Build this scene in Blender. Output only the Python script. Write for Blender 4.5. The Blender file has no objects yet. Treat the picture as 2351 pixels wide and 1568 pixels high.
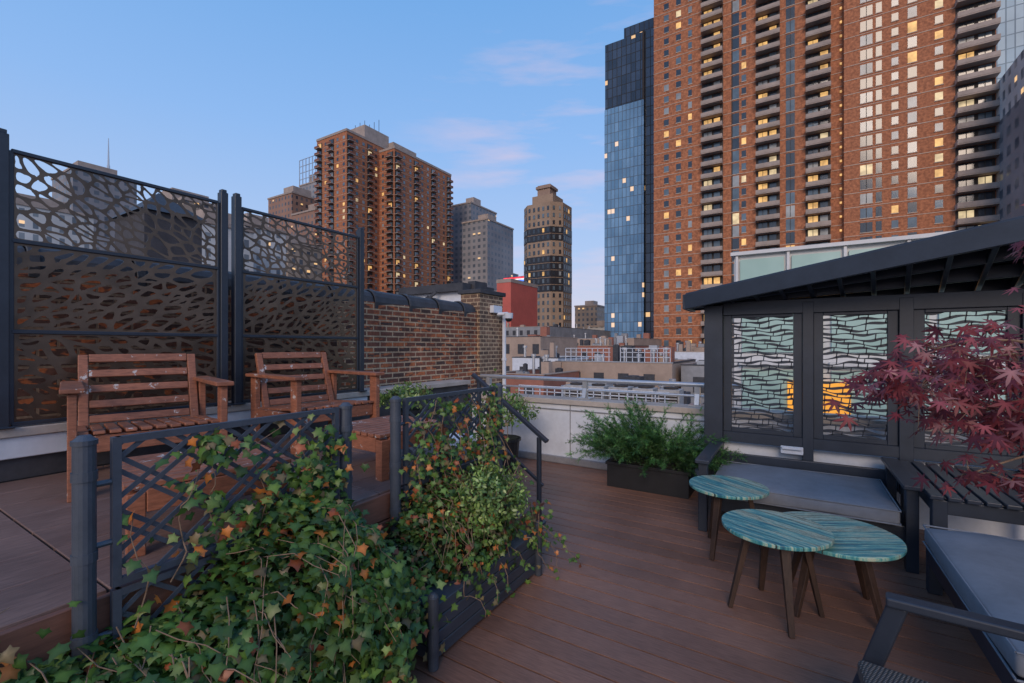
import bpy, math, random
import numpy as np
from mathutils import Vector, Matrix
random.seed(7); rng=np.random.default_rng(7)
D=bpy.data; SC=bpy.context.scene
R=math.radians

# ------------------------------------------------------------ node helpers
def newmat(name):
    m=D.materials.new(name); m.use_nodes=True
    nt=m.node_tree; b=nt.nodes['Principled BSDF']
    return m,nt,b
def N(nt,t,**k):
    n=nt.nodes.new(t)
    for a,v in k.items(): setattr(n,a,v)
    return n
def L(nt,a,b): nt.links.new(a,b)
def col4(c): return (c[0],c[1],c[2],1)
def mix(nt,fac,a,b,mode='MIX'):
    n=nt.nodes.new('ShaderNodeMix'); n.data_type='RGBA'; n.blend_type=mode
    for s,v in ((n.inputs['Factor'],fac),(n.inputs['A'],a),(n.inputs['B'],b)):
        if hasattr(v,'links'): L(nt,v,s)
        elif isinstance(v,(int,float)): s.default_value=v
        else: s.default_value=col4(v)
    return n.outputs['Result']
def ramp(nt,src,stops):
    r=nt.nodes.new('ShaderNodeValToRGB'); L(nt,src,r.inputs[0])
    e=r.color_ramp.elements
    while len(e)<len(stops): e.new(.5)
    for i,(p,c) in enumerate(stops):
        e[i].position=p; e[i].color=col4(c) if not isinstance(c,(int,float)) else (c,c,c,1)
    return r.outputs['Color']
def math_(nt,op,a,b=None,c=None):
    n=nt.nodes.new('ShaderNodeMath'); n.operation=op
    for i,v in enumerate((a,b,c)):
        if v is None: continue
        if hasattr(v,'links'): L(nt,v,n.inputs[i])
        else: n.inputs[i].default_value=v
    return n.outputs[0]
def objco(nt,scale=(1,1,1),rot=(0,0,0)):
    tc=N(nt,'ShaderNodeTexCoord'); mp=N(nt,'ShaderNodeMapping')
    mp.inputs['Scale'].default_value=scale; mp.inputs['Rotation'].default_value=rot
    L(nt,tc.outputs['Object'],mp.inputs[0]); return mp.outputs[0]
def noise(nt,vec,scale,detail=4,rough=.55):
    n=N(nt,'ShaderNodeTexNoise'); n.inputs['Scale'].default_value=scale
    n.inputs['Detail'].default_value=detail; n.inputs['Roughness'].default_value=rough
    if vec is not None: L(nt,vec,n.inputs['Vector'])
    return n.outputs['Fac']
def bump(nt,b,h,s=.3,d=.01):
    n=N(nt,'ShaderNodeBump'); n.inputs['Strength'].default_value=s; n.inputs['Distance'].default_value=d
    L(nt,h,n.inputs['Height']); L(nt,n.outputs[0],b.inputs['Normal'])

def simple(name,c,rough=.6,metal=0,var=.25,scale=6,bs=.15,bd=.004,stretch=(1,1,1)):
    m,nt,b=newmat(name); co=objco(nt,stretch)
    n=noise(nt,co,scale); n2=noise(nt,co,scale*7)
    dk=[x*(1-var) for x in c]; lt=[min(1,x*(1+var)) for x in c]
    k=ramp(nt,n,[(.3,dk),(.7,lt)])
    L(nt,mix(nt,.25,k,ramp(nt,n2,[(.35,dk),(.65,lt)])),b.inputs['Base Color'])
    b.inputs['Roughness'].default_value=rough; b.inputs['Metallic'].default_value=metal
    if bs: bump(nt,b,n2,bs,bd)
    return m
def emis(name,c,s):
    m,nt,b=newmat(name); b.inputs['Base Color'].default_value=col4([x*.4 for x in c])
    n=noise(nt,objco(nt),.7,2)
    L(nt,ramp(nt,n,[(.3,[x*.35 for x in c]),(.65,c)]),b.inputs['Emission Color']); b.inputs['Emission Strength'].default_value=s
    return m
def glass(name,c,rough=.12,spec=.8):
    m,nt,b=newmat(name); n=noise(nt,objco(nt),.35,3)
    L(nt,ramp(nt,n,[(.3,[x*.5 for x in c]),(.7,c)]),b.inputs['Base Color'])
    b.inputs['Roughness'].default_value=rough; b.inputs['Specular IOR Level'].default_value=spec
    return m
def colattr(name,rough=.5,spec=.4,trans=.0,grain=None):
    m,nt,b=newmat(name); a=N(nt,'ShaderNodeVertexColor'); a.layer_name='Col'
    c=a.outputs['Color']
    if grain:
        g=noise(nt,objco(nt,grain[0]),grain[1],6,.65)
        c=mix(nt,1.0,c,ramp(nt,g,[(.25,(.62,.62,.62)),(.75,(1.3,1.3,1.3))]),'MULTIPLY')
        g2=noise(nt,objco(nt),1.3,5)
        c=mix(nt,1.0,c,ramp(nt,g2,[(.3,(.72,.72,.74)),(.7,(1.18,1.14,1.1))]),'MULTIPLY')
        L(nt,ramp(nt,g2,[(.35,rough-.14),(.65,rough+.1)]),b.inputs['Roughness'])
        bump(nt,b,g,.35,.003)
    else: b.inputs['Roughness'].default_value=rough
    L(nt,c,b.inputs['Base Color'])
    b.inputs['Specular IOR Level'].default_value=spec
    if trans:
        t=N(nt,'ShaderNodeBsdfTranslucent'); L(nt,c,t.inputs[0]); ms=N(nt,'ShaderNodeMixShader'); ms.inputs[0].default_value=trans
        o=nt.nodes['Material Output']; L(nt,b.outputs[0],ms.inputs[1]); L(nt,t.outputs[0],ms.inputs[2]); L(nt,ms.outputs[0],o.inputs[0])
    return m
def wallco(nt):
    tc=N(nt,'ShaderNodeTexCoord'); s=N(nt,'ShaderNodeSeparateXYZ'); L(nt,tc.outputs['Object'],s.inputs[0])
    u=math_(nt,'ADD',s.outputs[0],s.outputs[1]); cb=N(nt,'ShaderNodeCombineXYZ')
    L(nt,u,cb.inputs[0]); L(nt,s.outputs[2],cb.inputs[1]); return cb.outputs[0],u,s.outputs[2]
def brickmat(name,c1,c2,mortar,w=.21,h=.067,ms=.009,rough=.9,bs=.6,third=None):
    m,nt,b=newmat(name); v,u,z=wallco(nt)
    br=N(nt,'ShaderNodeTexBrick'); L(nt,v,br.inputs['Vector'])
    br.inputs['Color1'].default_value=col4(c1); br.inputs['Color2'].default_value=col4(c2); br.inputs['Mortar'].default_value=col4(mortar)
    br.inputs['Scale'].default_value=1; br.inputs['Mortar Size'].default_value=ms; br.inputs['Brick Width'].default_value=w; br.inputs['Row Height'].default_value=h
    br.inputs['Mortar Smooth'].default_value=.3; br.inputs['Bias'].default_value=-.1
    n=noise(nt,objco(nt),2.2,5); n2=noise(nt,objco(nt),40,3)
    c=br.outputs['Color']
    if third:
        n3=noise(nt,objco(nt,(1,1,2.6)),5.5,2)
        f=math_(nt,'MULTIPLY',ramp(nt,n3,[(.54,0.0),(.58,1.0)]),math_(nt,'SUBTRACT',1,br.outputs['Fac']))
        c=mix(nt,f,c,third)
    c=mix(nt,1,c,ramp(nt,n,[(.3,(.6,.56,.56)),(.7,(1.3,1.25,1.2))]),'MULTIPLY')
    c=mix(nt,1,c,ramp(nt,n2,[(.3,(.7,.7,.7)),(.7,(1.2,1.2,1.2))]),'MULTIPLY')
    L(nt,c,b.inputs['Base Color']); b.inputs['Roughness'].default_value=rough
    h_=math_(nt,'SUBTRACT',math_(nt,'MULTIPLY',n2,.3),br.outputs['Fac']); bump(nt,b,h_,bs,.01)
    return m
def facade(name,wall,g1,g2,w,h,ms,lit=.04,rough=.2,litc=(1,.6,.25),ls=.9):
    m,nt,b=newmat(name); v,u,z=wallco(nt)
    br=N(nt,'ShaderNodeTexBrick',offset=0.0,squash=1.0); L(nt,v,br.inputs['Vector'])
    br.inputs['Color1'].default_value=col4(g1); br.inputs['Color2'].default_value=col4(g2); br.inputs['Mortar'].default_value=col4(wall)
    br.inputs['Scale'].default_value=1; br.inputs['Mortar Size'].default_value=ms; br.inputs['Brick Width'].default_value=w; br.inputs['Row Height'].default_value=h
    br.inputs['Mortar Smooth'].default_value=0
    n=noise(nt,objco(nt),.06,4)
    c=mix(nt,1,br.outputs['Color'],ramp(nt,n,[(.3,(.7,.7,.72)),(.7,(1.2,1.2,1.2))]),'MULTIPLY')
    L(nt,c,b.inputs['Base Color'])
    r=math_(nt,'MULTIPLY_ADD',br.outputs['Fac'],.8-rough,rough); L(nt,r,b.inputs['Roughness'])
    fu=math_(nt,'FLOOR',math_(nt,'DIVIDE',u,w)); fz=math_(nt,'FLOOR',math_(nt,'DIVIDE',z,h))
    cb=N(nt,'ShaderNodeCombineXYZ'); L(nt,fu,cb.inputs[0]); L(nt,fz,cb.inputs[1])
    wn=N(nt,'ShaderNodeTexWhiteNoise',noise_dimensions='2D'); L(nt,cb.outputs[0],wn.inputs['Vector'])
    on=math_(nt,'GREATER_THAN',wn.outputs['Value'],1-lit)
    fzf=math_(nt,'FRACT',math_(nt,'DIVIDE',z,h)); on=math_(nt,'MULTIPLY',on,math_(nt,'GREATER_THAN',fzf,.5))
    e=math_(nt,'MULTIPLY',on,math_(nt,'SUBTRACT',1,br.outputs['Fac']))
    b.inputs['Emission Color'].default_value=col4(litc); L(nt,math_(nt,'MULTIPLY',e,ls),b.inputs['Emission Strength'])
    return m

# ------------------------------------------------------------ mesh builder
class MB:
    def __init__(s): s.v=[];s.f=[];s.m=[];s.c=[];s.M=None;s.col=(1,1,1)
    def _add(s,vs,fs,mi):
        o=len(s.v)
        s.v+=vs; s.f+=[tuple(i+o for i in f) for f in fs]; s.m+=[mi]*len(fs); s.c+=[s.col]*len(vs)
    def box(s,x0,x1,y0,y1,z0,z1,mi=0):
        s._add([(x0,y0,z0),(x1,y0,z0),(x1,y1,z0),(x0,y1,z0),(x0,y0,z1),(x1,y0,z1),(x1,y1,z1),(x0,y1,z1)],
          [(0,3,2,1),(4,5,6,7),(0,1,5,4),(1,2,6,5),(2,3,7,6),(3,0,4,7)],mi)
    def beam(s,p0,p1,w,h,mi=0,up=(0,0,1)):
        p0=Vector(p0);p1=Vector(p1);d=(p1-p0).normalized();u=Vector(up)
        if abs(d.dot(u))>.99:u=Vector((1,0,0))
        a=d.cross(u).normalized()*w/2; c=a.cross(d).normalized()*h/2
        vs=[tuple(p+sa*a+sc*c) for p in(p0,p1) for sa,sc in((-1,-1),(1,-1),(1,1),(-1,1))]
        s._add(vs,[(0,1,2,3),(7,6,5,4),(0,4,5,1),(1,5,6,2),(2,6,7,3),(3,7,4,0)],mi)
    def cyl(s,p0,p1,r0,r1=None,n=10,mi=0,cap=True):
        r1=r0 if r1 is None else r1
        p0=Vector(p0);p1=Vector(p1);d=(p1-p0).normalized();u=Vector((0,0,1)) if abs(d.z)<.9 else Vector((1,0,0))
        a=d.cross(u).normalized();b=d.cross(a)
        vs=[tuple(p+(a*math.cos(t)+b*math.sin(t))*r) for p,r in((p0,r0),(p1,r1)) for t in[2*math.pi*i/n for i in range(n)]]
        fs=[(i,(i+1)%n,n+(i+1)%n,n+i) for i in range(n)]
        if cap: fs+=[tuple(range(n))[::-1],tuple(range(n,2*n))]
        s._add(vs,fs,mi)
    def tube(s,pts,r0,r1=None,n=6,mi=0):
        r1=r0 if r1 is None else r1;k=len(pts)-1
        for i in range(k):
            s.cyl(pts[i],pts[i+1],r0+(r1-r0)*i/k,r0+(r1-r0)*(i+1)/k,n,mi,cap=(i in(0,k-1)))
    def prism(s,poly,z0,z1,mi=0):
        n=len(poly); vs=[(x,y,z0) for x,y in poly]+[(x,y,z1) for x,y in poly]
        s._add(vs,[(i,(i+1)%n,n+(i+1)%n,n+i) for i in range(n)]+[tuple(range(n))[::-1],tuple(range(n,2*n))],mi)
    def build(s,name,mats,bevel=0,seg=2,parent=None,smooth=False,solid=0):
        me=D.meshes.new(name); me.from_pydata(s.v,[],s.f)
        if not isinstance(mats,(list,tuple)): mats=[mats]
        for m in mats: me.materials.append(m)
        me.polygons.foreach_set('material_index',s.m)
        ca=me.color_attributes.new('Col','FLOAT_COLOR','POINT')
        ca.data.foreach_set('color',np.array([(c[0],c[1],c[2],1) for c in s.c],dtype=np.float32).ravel())
        if smooth: me.polygons.foreach_set('use_smooth',[True]*len(me.polygons))
        me.update()
        o=D.objects.new(name,me); SC.collection.objects.link(o)
        if solid:
            q=o.modifiers.new('s','SOLIDIFY');q.thickness=solid
        if bevel:
            q=o.modifiers.new('b','BEVEL');q.width=bevel;q.segments=seg;q.limit_method='ANGLE';q.harden_normals=False
        if parent: o.parent=parent
        return o
def empty(name):
    e=D.objects.new(name,None); SC.collection.objects.link(e); return e

# foliage
def scatter(name,P,T,Nn,size,cols,tmpl,mat,parent=None):
    tv,tf=tmpl; tv=np.array(tv,dtype=float); k=len(tv); n=len(P)
    T=T/np.linalg.norm(T,axis=1,keepdims=True)
    X=np.cross(T,Nn); X/=np.linalg.norm(X,axis=1,keepdims=True)+1e-9
    Z=np.cross(X,T)
    V=P[:,None,:]+size[:,None,None]*(tv[None,:,0:1]*X[:,None,:]+tv[None,:,1:2]*T[:,None,:]+tv[None,:,2:3]*Z[:,None,:])
    V=V.reshape(-1,3)
    fl=np.array([i for f in tf for i in f]); ft=np.array([len(f) for f in tf])
    al=(fl[None,:]+np.arange(n)[:,None]*k).ravel(); at=np.tile(ft,n); st=np.concatenate([[0],np.cumsum(at)[:-1]])
    me=D.meshes.new(name); me.vertices.add(len(V)); me.vertices.foreach_set('co',V.ravel())
    me.loops.add(len(al)); me.loops.foreach_set('vertex_index',al.astype(np.int32))
    me.polygons.add(len(at)); me.polygons.foreach_set('loop_start',st.astype(np.int32)); me.polygons.foreach_set('loop_total',at.astype(np.int32))
    me.update(calc_edges=True)
    ca=me.color_attributes.new('Col','FLOAT_COLOR','POINT')
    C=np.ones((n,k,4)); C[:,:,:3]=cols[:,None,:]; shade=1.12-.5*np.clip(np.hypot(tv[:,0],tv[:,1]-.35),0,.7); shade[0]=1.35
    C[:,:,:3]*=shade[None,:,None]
    ca.data.foreach_set('color',C.astype(np.float32).ravel())
    me.materials.append(mat); me.validate()
    o=D.objects.new(name,me); SC.collection.objects.link(o)
    if parent: o.parent=parent
    return o
def fan(outline,center):
    v=[center]+outline; n=len(outline)
    return v,[(0,1+i,1+(i+1)%n) for i in range(n)]
half=[(.08,.02),(.34,-.14),(.36,.1),(.62,.34),(.3,.5),(.16,.72)]
ivy=fan([(0,0,0)]+[(x,y,-.12*x) for x,y in half]+[(0,1,-.12)]+[(-x,y,-.12*x) for x,y in half[::-1]],(0,.35,.07))
oval=fan([(0,0,0),(.22,.3,.02),(.2,.65,0),(0,1,-.08),(-.2,.65,0),(-.22,.3,.02)],(0,.5,-.03))
mp=[]
for i in range(7):
    a=R(-126+42*i); rr=[.5,.8,.95,1.0,.95,.8,.5][i]
    for da,f in((-9,.62),(0,1),(9,.62)):
        mp.append((math.sin(a+R(da))*rr*f,math.cos(a+R(da))*rr*f,-.15*rr*f))
    if i<6:
        a2=R(-126+42*i+21); mp.append((math.sin(a2)*.24,math.cos(a2)*.24,0))
maple=fan(mp+[(0,-.05,0)],(0,.02,.02))
jv=[];jf=[]
for i in range(9):
    y=i*.1; s=1 if i%2 else -1; ln=.32*(1-.06*i)
    o=len(jv); jv+=[(0,y,0),(s*ln,y+.22,.1*((i%3)-1)),(0,y+.07,.02)]; jf.append((o,o+1,o+2))
    o=len(jv); jv+=[(0,y,0),(-s*ln*.5,y+.25,.14*((i+1)%3-1)),(0,y+.07,-.02)]; jf.append((o,o+1,o+2))
o=len(jv); jv+=[(-.03,0,0),(.03,0,0),(0,1.15,0)]; jf.append((o,o+1,o+2))
spray=(jv,jf)
def pick(n,pal,wts,jit=.25):
    pal=np.array(pal); w=np.array(wts,dtype=float); w/=w.sum()
    c=pal[rng.choice(len(pal),n,p=w)]
    return c*(1+jit*(rng.random((n,1))*2-1))

# ------------------------------------------------------------ materials
M_deckboard=colattr('composite_decking',.5,.4,grain=((1.2,14,14),9))
M_tile=colattr('terrace_decking',.5,.35,grain=((14,1.5,14),8))
M_slate=simple('slate_aluminium',(.075,.088,.112),.42,.2,.2,9,.05)
M_navy=simple('charcoal_painted_metal',(.028,.036,.052),.4,.1,.2,5,.05)
M_black=simple('black_planter',(.012,.013,.016),.5,0,.3,7)
M_plant=simple('planter_resin',(.045,.052,.066),.45,0,.25,4,.2,.003,(1,1,6))
M_white=simple('white_stucco',(.62,.65,.71),.75,0,.14,3,.25,.003)
M_cap=simple('stone_coping',(.42,.37,.33),.8,0,.2,5,.3)
M_alu=simple('brushed_aluminium',(.5,.51,.53),.35,.6,.1,9,.02)
M_fascia=simple('deck_fascia',(.20,.085,.055),.55,0,.3,5,.2,.003,(6,1,10))
M_bronze=simple('bronze_laser_cut_steel',(.115,.078,.055),.34,.5,.55,1.6,.05)
M_leaf=colattr('leaf',.42,.5,.3)
M_redleaf=colattr('maple_leaf',.5,.4,.35)
M_bark=simple('vine_bark',(.22,.14,.09),.85,0,.4,20)
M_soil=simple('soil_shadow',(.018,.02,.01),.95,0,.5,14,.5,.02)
M_cush=simple('gray_cushion_fabric',(.19,.205,.235),.9,0,.16,4,.35,.002)
M_brick=brickmat('old_brick',(.085,.05,.042),(.30,.10,.055),(.52,.38,.25),ms=.011,third=(.46,.14,.055))
M_brickd=brickmat('shaded_brick',(.035,.024,.022),(.13,.05,.032),(.17,.12,.085),ms=.010,third=(.34,.10,.035))  # old brick darkened: shade behind the privacy screens put into the colour
M_brick2=brickmat('old_brick_pier',(.12,.08,.06),(.26,.16,.11),(.48,.36,.24),.15,.067,ms=.011)
M_tar=simple('tar_coping',(.045,.045,.052),.6,0,.4,5)
def wood(name,c,chip=(.55,.5,.47),thr=.66,axis=(1,1,1)):
    m,nt,b=newmat(name); co=objco(nt,axis)
    g=noise(nt,co,14,6,.65); n=noise(nt,objco(nt,(1,1,1)),9,6,.75); n3=noise(nt,objco(nt),2.5,3)
    base=ramp(nt,g,[(.25,[x*.5 for x in c]),(.5,c),(.78,[min(1,x*1.45) for x in c])])
    base=mix(nt,1,base,ramp(nt,n3,[(.3,(.75,.75,.75)),(.7,(1.2,1.15,1.1))]),'MULTIPLY')
    f=ramp(nt,n,[(thr,0.0),(thr+.025,1.0)])
    L(nt,mix(nt,f,base,chip),b.inputs['Base Color']); b.inputs['Roughness'].default_value=.6; bump(nt,b,g,.4,.003)
    return m
M_wood=wood('weathered_teak',(.30,.115,.065),thr=.60,axis=(1.2,1.2,6))
M_leg=wood('walnut_leg',(.05,.027,.018),(.09,.05,.03),.7,(6,6,1))
def paintedtop(rot):
    m,nt,b=newmat('painted_planks'); co=objco(nt,(1,1,1),(0,0,rot))
    s=N(nt,'ShaderNodeSeparateXYZ'); L(nt,co,s.inputs[0])
    mp_=N(nt,'ShaderNodeMapping'); L(nt,co,mp_.inputs[0]); mp_.inputs['Scale'].default_value=(2.0,24,1)
    n=noise(nt,mp_.outputs[0],1.3,7,.8)
    pl=math_(nt,'FLOOR',math_(nt,'DIVIDE',s.outputs[1],.085)); wn=N(nt,'ShaderNodeTexWhiteNoise',noise_dimensions='1D'); L(nt,pl,wn.inputs['W'])
    n=math_(nt,'ADD',n,math_(nt,'MULTIPLY_ADD',wn.outputs['Value'],.20,-.08))
    c=ramp(nt,n,[(.32,(.015,.10,.15)),(.42,(.04,.22,.24)),(.48,(.17,.38,.32)),(.53,(.46,.50,.37)),(.58,(.14,.10,.07)),(.62,(.16,.36,.31)),(.68,(.5,.54,.42)),(.76,(.06,.24,.26))])
    fy=math_(nt,'FRACT',math_(nt,'DIVIDE',s.outputs[1],.085)); gp=math_(nt,'LESS_THAN',fy,.05)
    L(nt,mix(nt,gp,c,(.02,.03,.03)),b.inputs['Base Color']); b.inputs['Roughness'].default_value=.4
    bump(nt,b,n,.3,.002); return m

# ------------------------------------------------------------ main deck
mb=MB()
y=-1.6
while y<5.46:
    cuts=[-4.1,4.2]
    if random.random()<.25: cuts.insert(1,random.choice([-2.6,1.9,2.4]))
    for x,x1 in zip(cuts[:-1],cuts[1:]):
        g=random.uniform(.86,1.12); mb.col=(.255*g,.132*g,.092*g)
        mb.box(x+.001,x1-.001,y+.0045,min(5.46,y+.1345),-.03,0)
    y+=.14
mb.build('deck_floor',M_deckboard)
mb=MB(); mb.box(-4.2,4.3,-1.7,5.49,-.35,-.032); mb.build('roof_slab',M_black)

# terrace (raised)
ZU=.72
mb=MB()
xs=np.arange(-4.09,-1.99,.30)
for x in xs:
    yy=-1.2
    while yy<3.58:
        y1=min(yy+.60,3.58)
        if x+.3>-2.62 and yy>=2.9: break
        if x+.3>-2.62: y1=min(y1,2.97)
        g=random.uniform(.85,1.12); mb.col=(.22*g,.14*g,.118*g)
        mb.box(x+.004,min(x+.296,-1.98),yy+.004,y1-.004,ZU-.03,ZU); yy=y1
mb.build('raised_terrace_floor',M_tile,bevel=.003,seg=1)
mb=MB()
mb.box(-4.09,-1.995,-1.2,2.965,0.0,ZU-.032,0); mb.box(-4.09,-2.62,2.968,3.575,0,ZU-.032,0)
for z0,z1 in((.57,.71),(.42,.56)):
    mb.box(-1.992,-1.965,-1.2,2.97,z0,z1,1)
mb.box(-2.6,-1.99,2.972,2.985,0,ZU-.002,1)
mb.build('terrace_retaining_wall',[M_white,M_fascia],bevel=.003,seg=1)
mb=MB()
for k,(x0,x1,z) in enumerate(((-2.6,-2.38,.54),(-2.38,-2.14,.36),(-2.14,-1.88,.18))):
    mb.box(x0,x1-.003,2.99,3.55,.002,z-.03,0); mb.box(x0,x1+.015,2.99,3.56,z-.027,z,1)
mb.build('deck_stairs',[M_fascia,M_fascia],bevel=.003,seg=1)

mb=MB()
mb.box(-4.4,-4.1,-1.5,5.4,.72,.99,0); mb.box(-4.4,-4.05,-1.5,5.4,.993,1.05,1); mb.box(-4.4,-4.093,-1.5,5.4,0,.718,0)
mb.box(-4.088,-4.07,-1.5,3.5,.86,.99,2)
mb.build('low_parapet',[M_tar,M_cap,M_white],bevel=.006)
mb=MB()
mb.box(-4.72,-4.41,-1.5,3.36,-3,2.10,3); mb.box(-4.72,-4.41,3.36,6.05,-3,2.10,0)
yy=-1.5
while yy<6.0:
    mb.cyl((-4.565,yy,2.10),(-4.565,min(yy+.6,6.03),2.10),.165,.15,14,1); mb.cyl((-4.565,yy,2.10),(-4.565,yy+.06,2.10),.175,.175,14,1); yy+=.6
mb.box(-4.75,-4.36,6.052,6.75,-3,2.42,2); mb.box(-4.79,-4.32,6.02,6.79,2.423,2.49,1)
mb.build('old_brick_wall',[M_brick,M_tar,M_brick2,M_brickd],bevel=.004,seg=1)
mb=MB(); mb.cyl((-4.3,6.7,-.5),(-4.3,6.7,2.1),.035,n=10); mb.cyl((-4.3,6.7,1.3),(-4.3,6.7,1.34),.045,n=10)
mb.build('drainpipe',M_white,smooth=False)
mb=MB(); mb.box(-4.36,-4.28,6.35,6.6,2.12,2.24); mb.cyl((-4.3,6.5,2.1),(-4.1,6.5,2.1),.03,n=10); mb.cyl((-4.08,6.5,2.11),(-4.08,6.5,2.02),.075,.07,14)
for k in range(5):
    a=k*18; mb.cyl((-4.08,6.5,2.02-.06*math.sin(R(a))),(-4.08,6.5,2.02-.06*math.sin(R(a+18))),.06*math.cos(R(a)),.06*math.cos(R(a+18))+.001,14,1)
mb.build('security_camera',[M_white,M_black])

# far parapet with rail
mb=MB()
mb.box(-4.1,6,5.5,5.75,-1,.78,0); mb.box(-4.1,6,5.46,5.8,.783,.85,1)
for x in (-3.4,-2.5,-1.6,-.7,.2,1.1): mb.box(x,x+.012,5.49,5.497,.05,.78,2)
mb.box(-4.1,6,5.485,5.497,.70,.715,2); mb.box(-4.1,6,5.46,5.495,0.002,.09,2)
mb.build('rooftop_parapet',[M_white,M_cap,simple('gray_flashing',(.3,.3,.32),.5,.3)],bevel=.004,seg=1)
mb=MB()
mb.cyl((-4.05,5.66,1.10),(-.5,5.66,1.10),.028,n=12); mb.cyl((-4.05,5.66,.97),(-.5,5.66,.97),.014,n=8)
for x in(-3.9,-2.35,-.95):
    mb.box(x-.03,x+.03,5.63,5.69,.852,1.08); mb.box(x-.09,x+.09,5.58,5.74,.852,.87); mb.beam((x,5.6,.87),(x,5.66,1.07),.05,.015)
mb.build('guard_rail',M_alu,smooth=False)

# ------------------------------------------------------------ laser cut fence
def clip(poly,nx,ny,c):
    out=[];n=len(poly)
    for i in range(n):
        a=poly[i];b=poly[(i+1)%n];da=nx*a[0]+ny*a[1]-c;db=nx*b[0]+ny*b[1]-c
        if da<=0: out.append(a)
        if (da<0<db) or (db<0<da):
            t=da/(da-db); out.append((a[0]+(b[0]-a[0])*t,a[1]+(b[1]-a[1])*t))
    return out
def cutpanel(mb,y0,y1,z0,z1,x,count,margin,rot,st,rnd,shr):
    W=y1-y0;H=z1-z0;ca,sa=math.cos(rot),math.sin(rot)
    fw=lambda p:((p[0]*ca+p[1]*sa),(-p[0]*sa+p[1]*ca)*st)
    def bw(q):
        a,b=q[0],q[1]/st; return (a*ca-b*sa,a*sa+b*ca)
    rect=[fw(p) for p in((0,0),(W,0),(W,H),(0,H))]
    P=[]
    tries=0
    md=math.sqrt(W*H*st/count)
    while len(P)<count and tries<12000:
        tries+=1; u=(rnd.random()*W,rnd.random()*H); p=fw(u)
        m_=md*(.30+.46*(.5+.5*math.sin(u[0]*9+u[1]*11)))
        if all((p[0]-q[0])**2+(p[1]-q[1])**2>m_*m_ for q in P): P.append(p)
    for i,p in enumerate(P):
        poly=rect
        nb=sorted(P,key=lambda q:(p[0]-q[0])**2+(p[1]-q[1])**2)[1:26]
        for q in nb:
            nx,ny=q[0]-p[0],q[1]-p[1]; c=(q[0]**2+q[1]**2-p[0]**2-p[1]**2)/2
            poly=clip(poly,nx,ny,c)
            if len(poly)<3:break
        if len(poly)<3:continue
        pr=[bw(q) for q in poly]; n=len(pr)
        cx=sum(a for a,b in pr)/n;cy=sum(b for a,b in pr)/n
        outer=[];inner=[]
        mg=margin*rnd.uniform(.5,1.6)
        for k in range(n):
            a=pr[k];b=pr[(k+1)%n]
            el=math.hypot(a[0]-b[0],a[1]-b[1])
            if el<.004: smp=((0,.80),)
            else: smp=((0,.80),(.2,.90),(.5,.97),(.8,.90))
            for t,fc in smp:
                q=(a[0]+(b[0]-a[0])*t,a[1]+(b[1]-a[1])*t); outer.append(q)
                dx,dy=q[0]-cx,q[1]-cy;r=math.hypot(dx,dy)+1e-6; ri=max(r*.22,(r*fc*shr-mg))
                inner.append((cx+dx/r*ri,cy+dy/r*ri))
        m=len(outer)
        vs=[(x,y0+a,z0+b) for a,b in outer]+[(x,y0+a,z0+b) for a,b in inner]
        mb._add(vs,[(k,(k+1)%m,m+(k+1)%m,m+k) for k in range(m)],0)
rnd=random.Random(3)
XF=-4.08
for pi,(ya,yb) in enumerate(((.76,1.94),(2.13,3.37))):
    par=empty('decorative_privacy_screen')
    for ri,(za,zb) in enumerate(((1.08,1.63),(1.65,2.19),(2.21,2.74))):
        mb=MB()
        cutpanel(mb,ya+.01,yb-.01,za,zb,XF,[84,92,105][ri],[.0095,.0105,.0052][ri],R([-16,20,-30][ri]+pi*9),[1.9,2.1,1.6][ri],rnd,[.90,.89,.95][ri])
        mb.build('cut_panel_%d'%(ri+1),M_bronze,solid=.004,parent=par)
    mb=MB()
    for z in(1.07,1.64,2.20,2.75): mb.box(XF-.015,XF+.012,ya,yb,z-.012,z+.012)
    for yy in(ya,yb): mb.box(XF-.013,XF+.010,yy-.012,yy+.012,1.07,2.75)
    for yy in(ya-.04,yb+.04):
        mb.box(XF-.035,XF+.03,yy-.028,yy+.028,1.05,2.84); mb.box(XF-.028,XF+.023,yy-.02,yy+.02,2.84,2.865)
        mb.box(XF-.06,XF+.055,yy-.05,yy+.05,1.051,1.062)
    mb.build('frame_posts',M_navy,bevel=.003,seg=1,parent=par)

# ------------------------------------------------------------ chairs / ottomans
def chair(cx,cy,yaw):
    mb=MB()
    for s in(-1,1):
        y=s*.35
        mb.box(.28,.37,y-.02,y+.02,0,.575); mb.box(-.37,-.28,y-.02,y+.02,0,.575)
        mb.box(-.40,.40,y-.05,y+.05,.578,.605)
        mb.box(-.279,.279,y-.018,y+.018,.24,.32)
    mb.box(.30,.33,-.328,.328,.24,.335)
    mb.box(-.33,-.30,-.328,.328,.2,.28)
    for i in range(10):
        y=-.31+i*.069; mb.beam((-.30,y,.312),(.345,y,.352),.052,.02)
    b0=Vector((-.25,0,.30)); b1=Vector((-.40,0,.77)); 
    for s in(-1,1):
        mb.beam(b0+Vector((0,s*.295,0)),b1+Vector((0,s*.295,0)),.05,.035,up=(1,0,0))
    for t,w in((.955,.055),(.74,.05),(.53,.05),(.32,.05),(.12,.05)):
        p=b0.lerp(b1,t); d=(b1-b0).normalized()
        mb.beam(p+Vector((.002,-.268,0)),p+Vector((.002,.268,0)),.022,w,up=d)
    o=mb.build('wooden_armchair',M_wood,bevel=.005,seg=2); o.location=(cx,cy,ZU); o.rotation_euler=(0,0,yaw)
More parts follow.
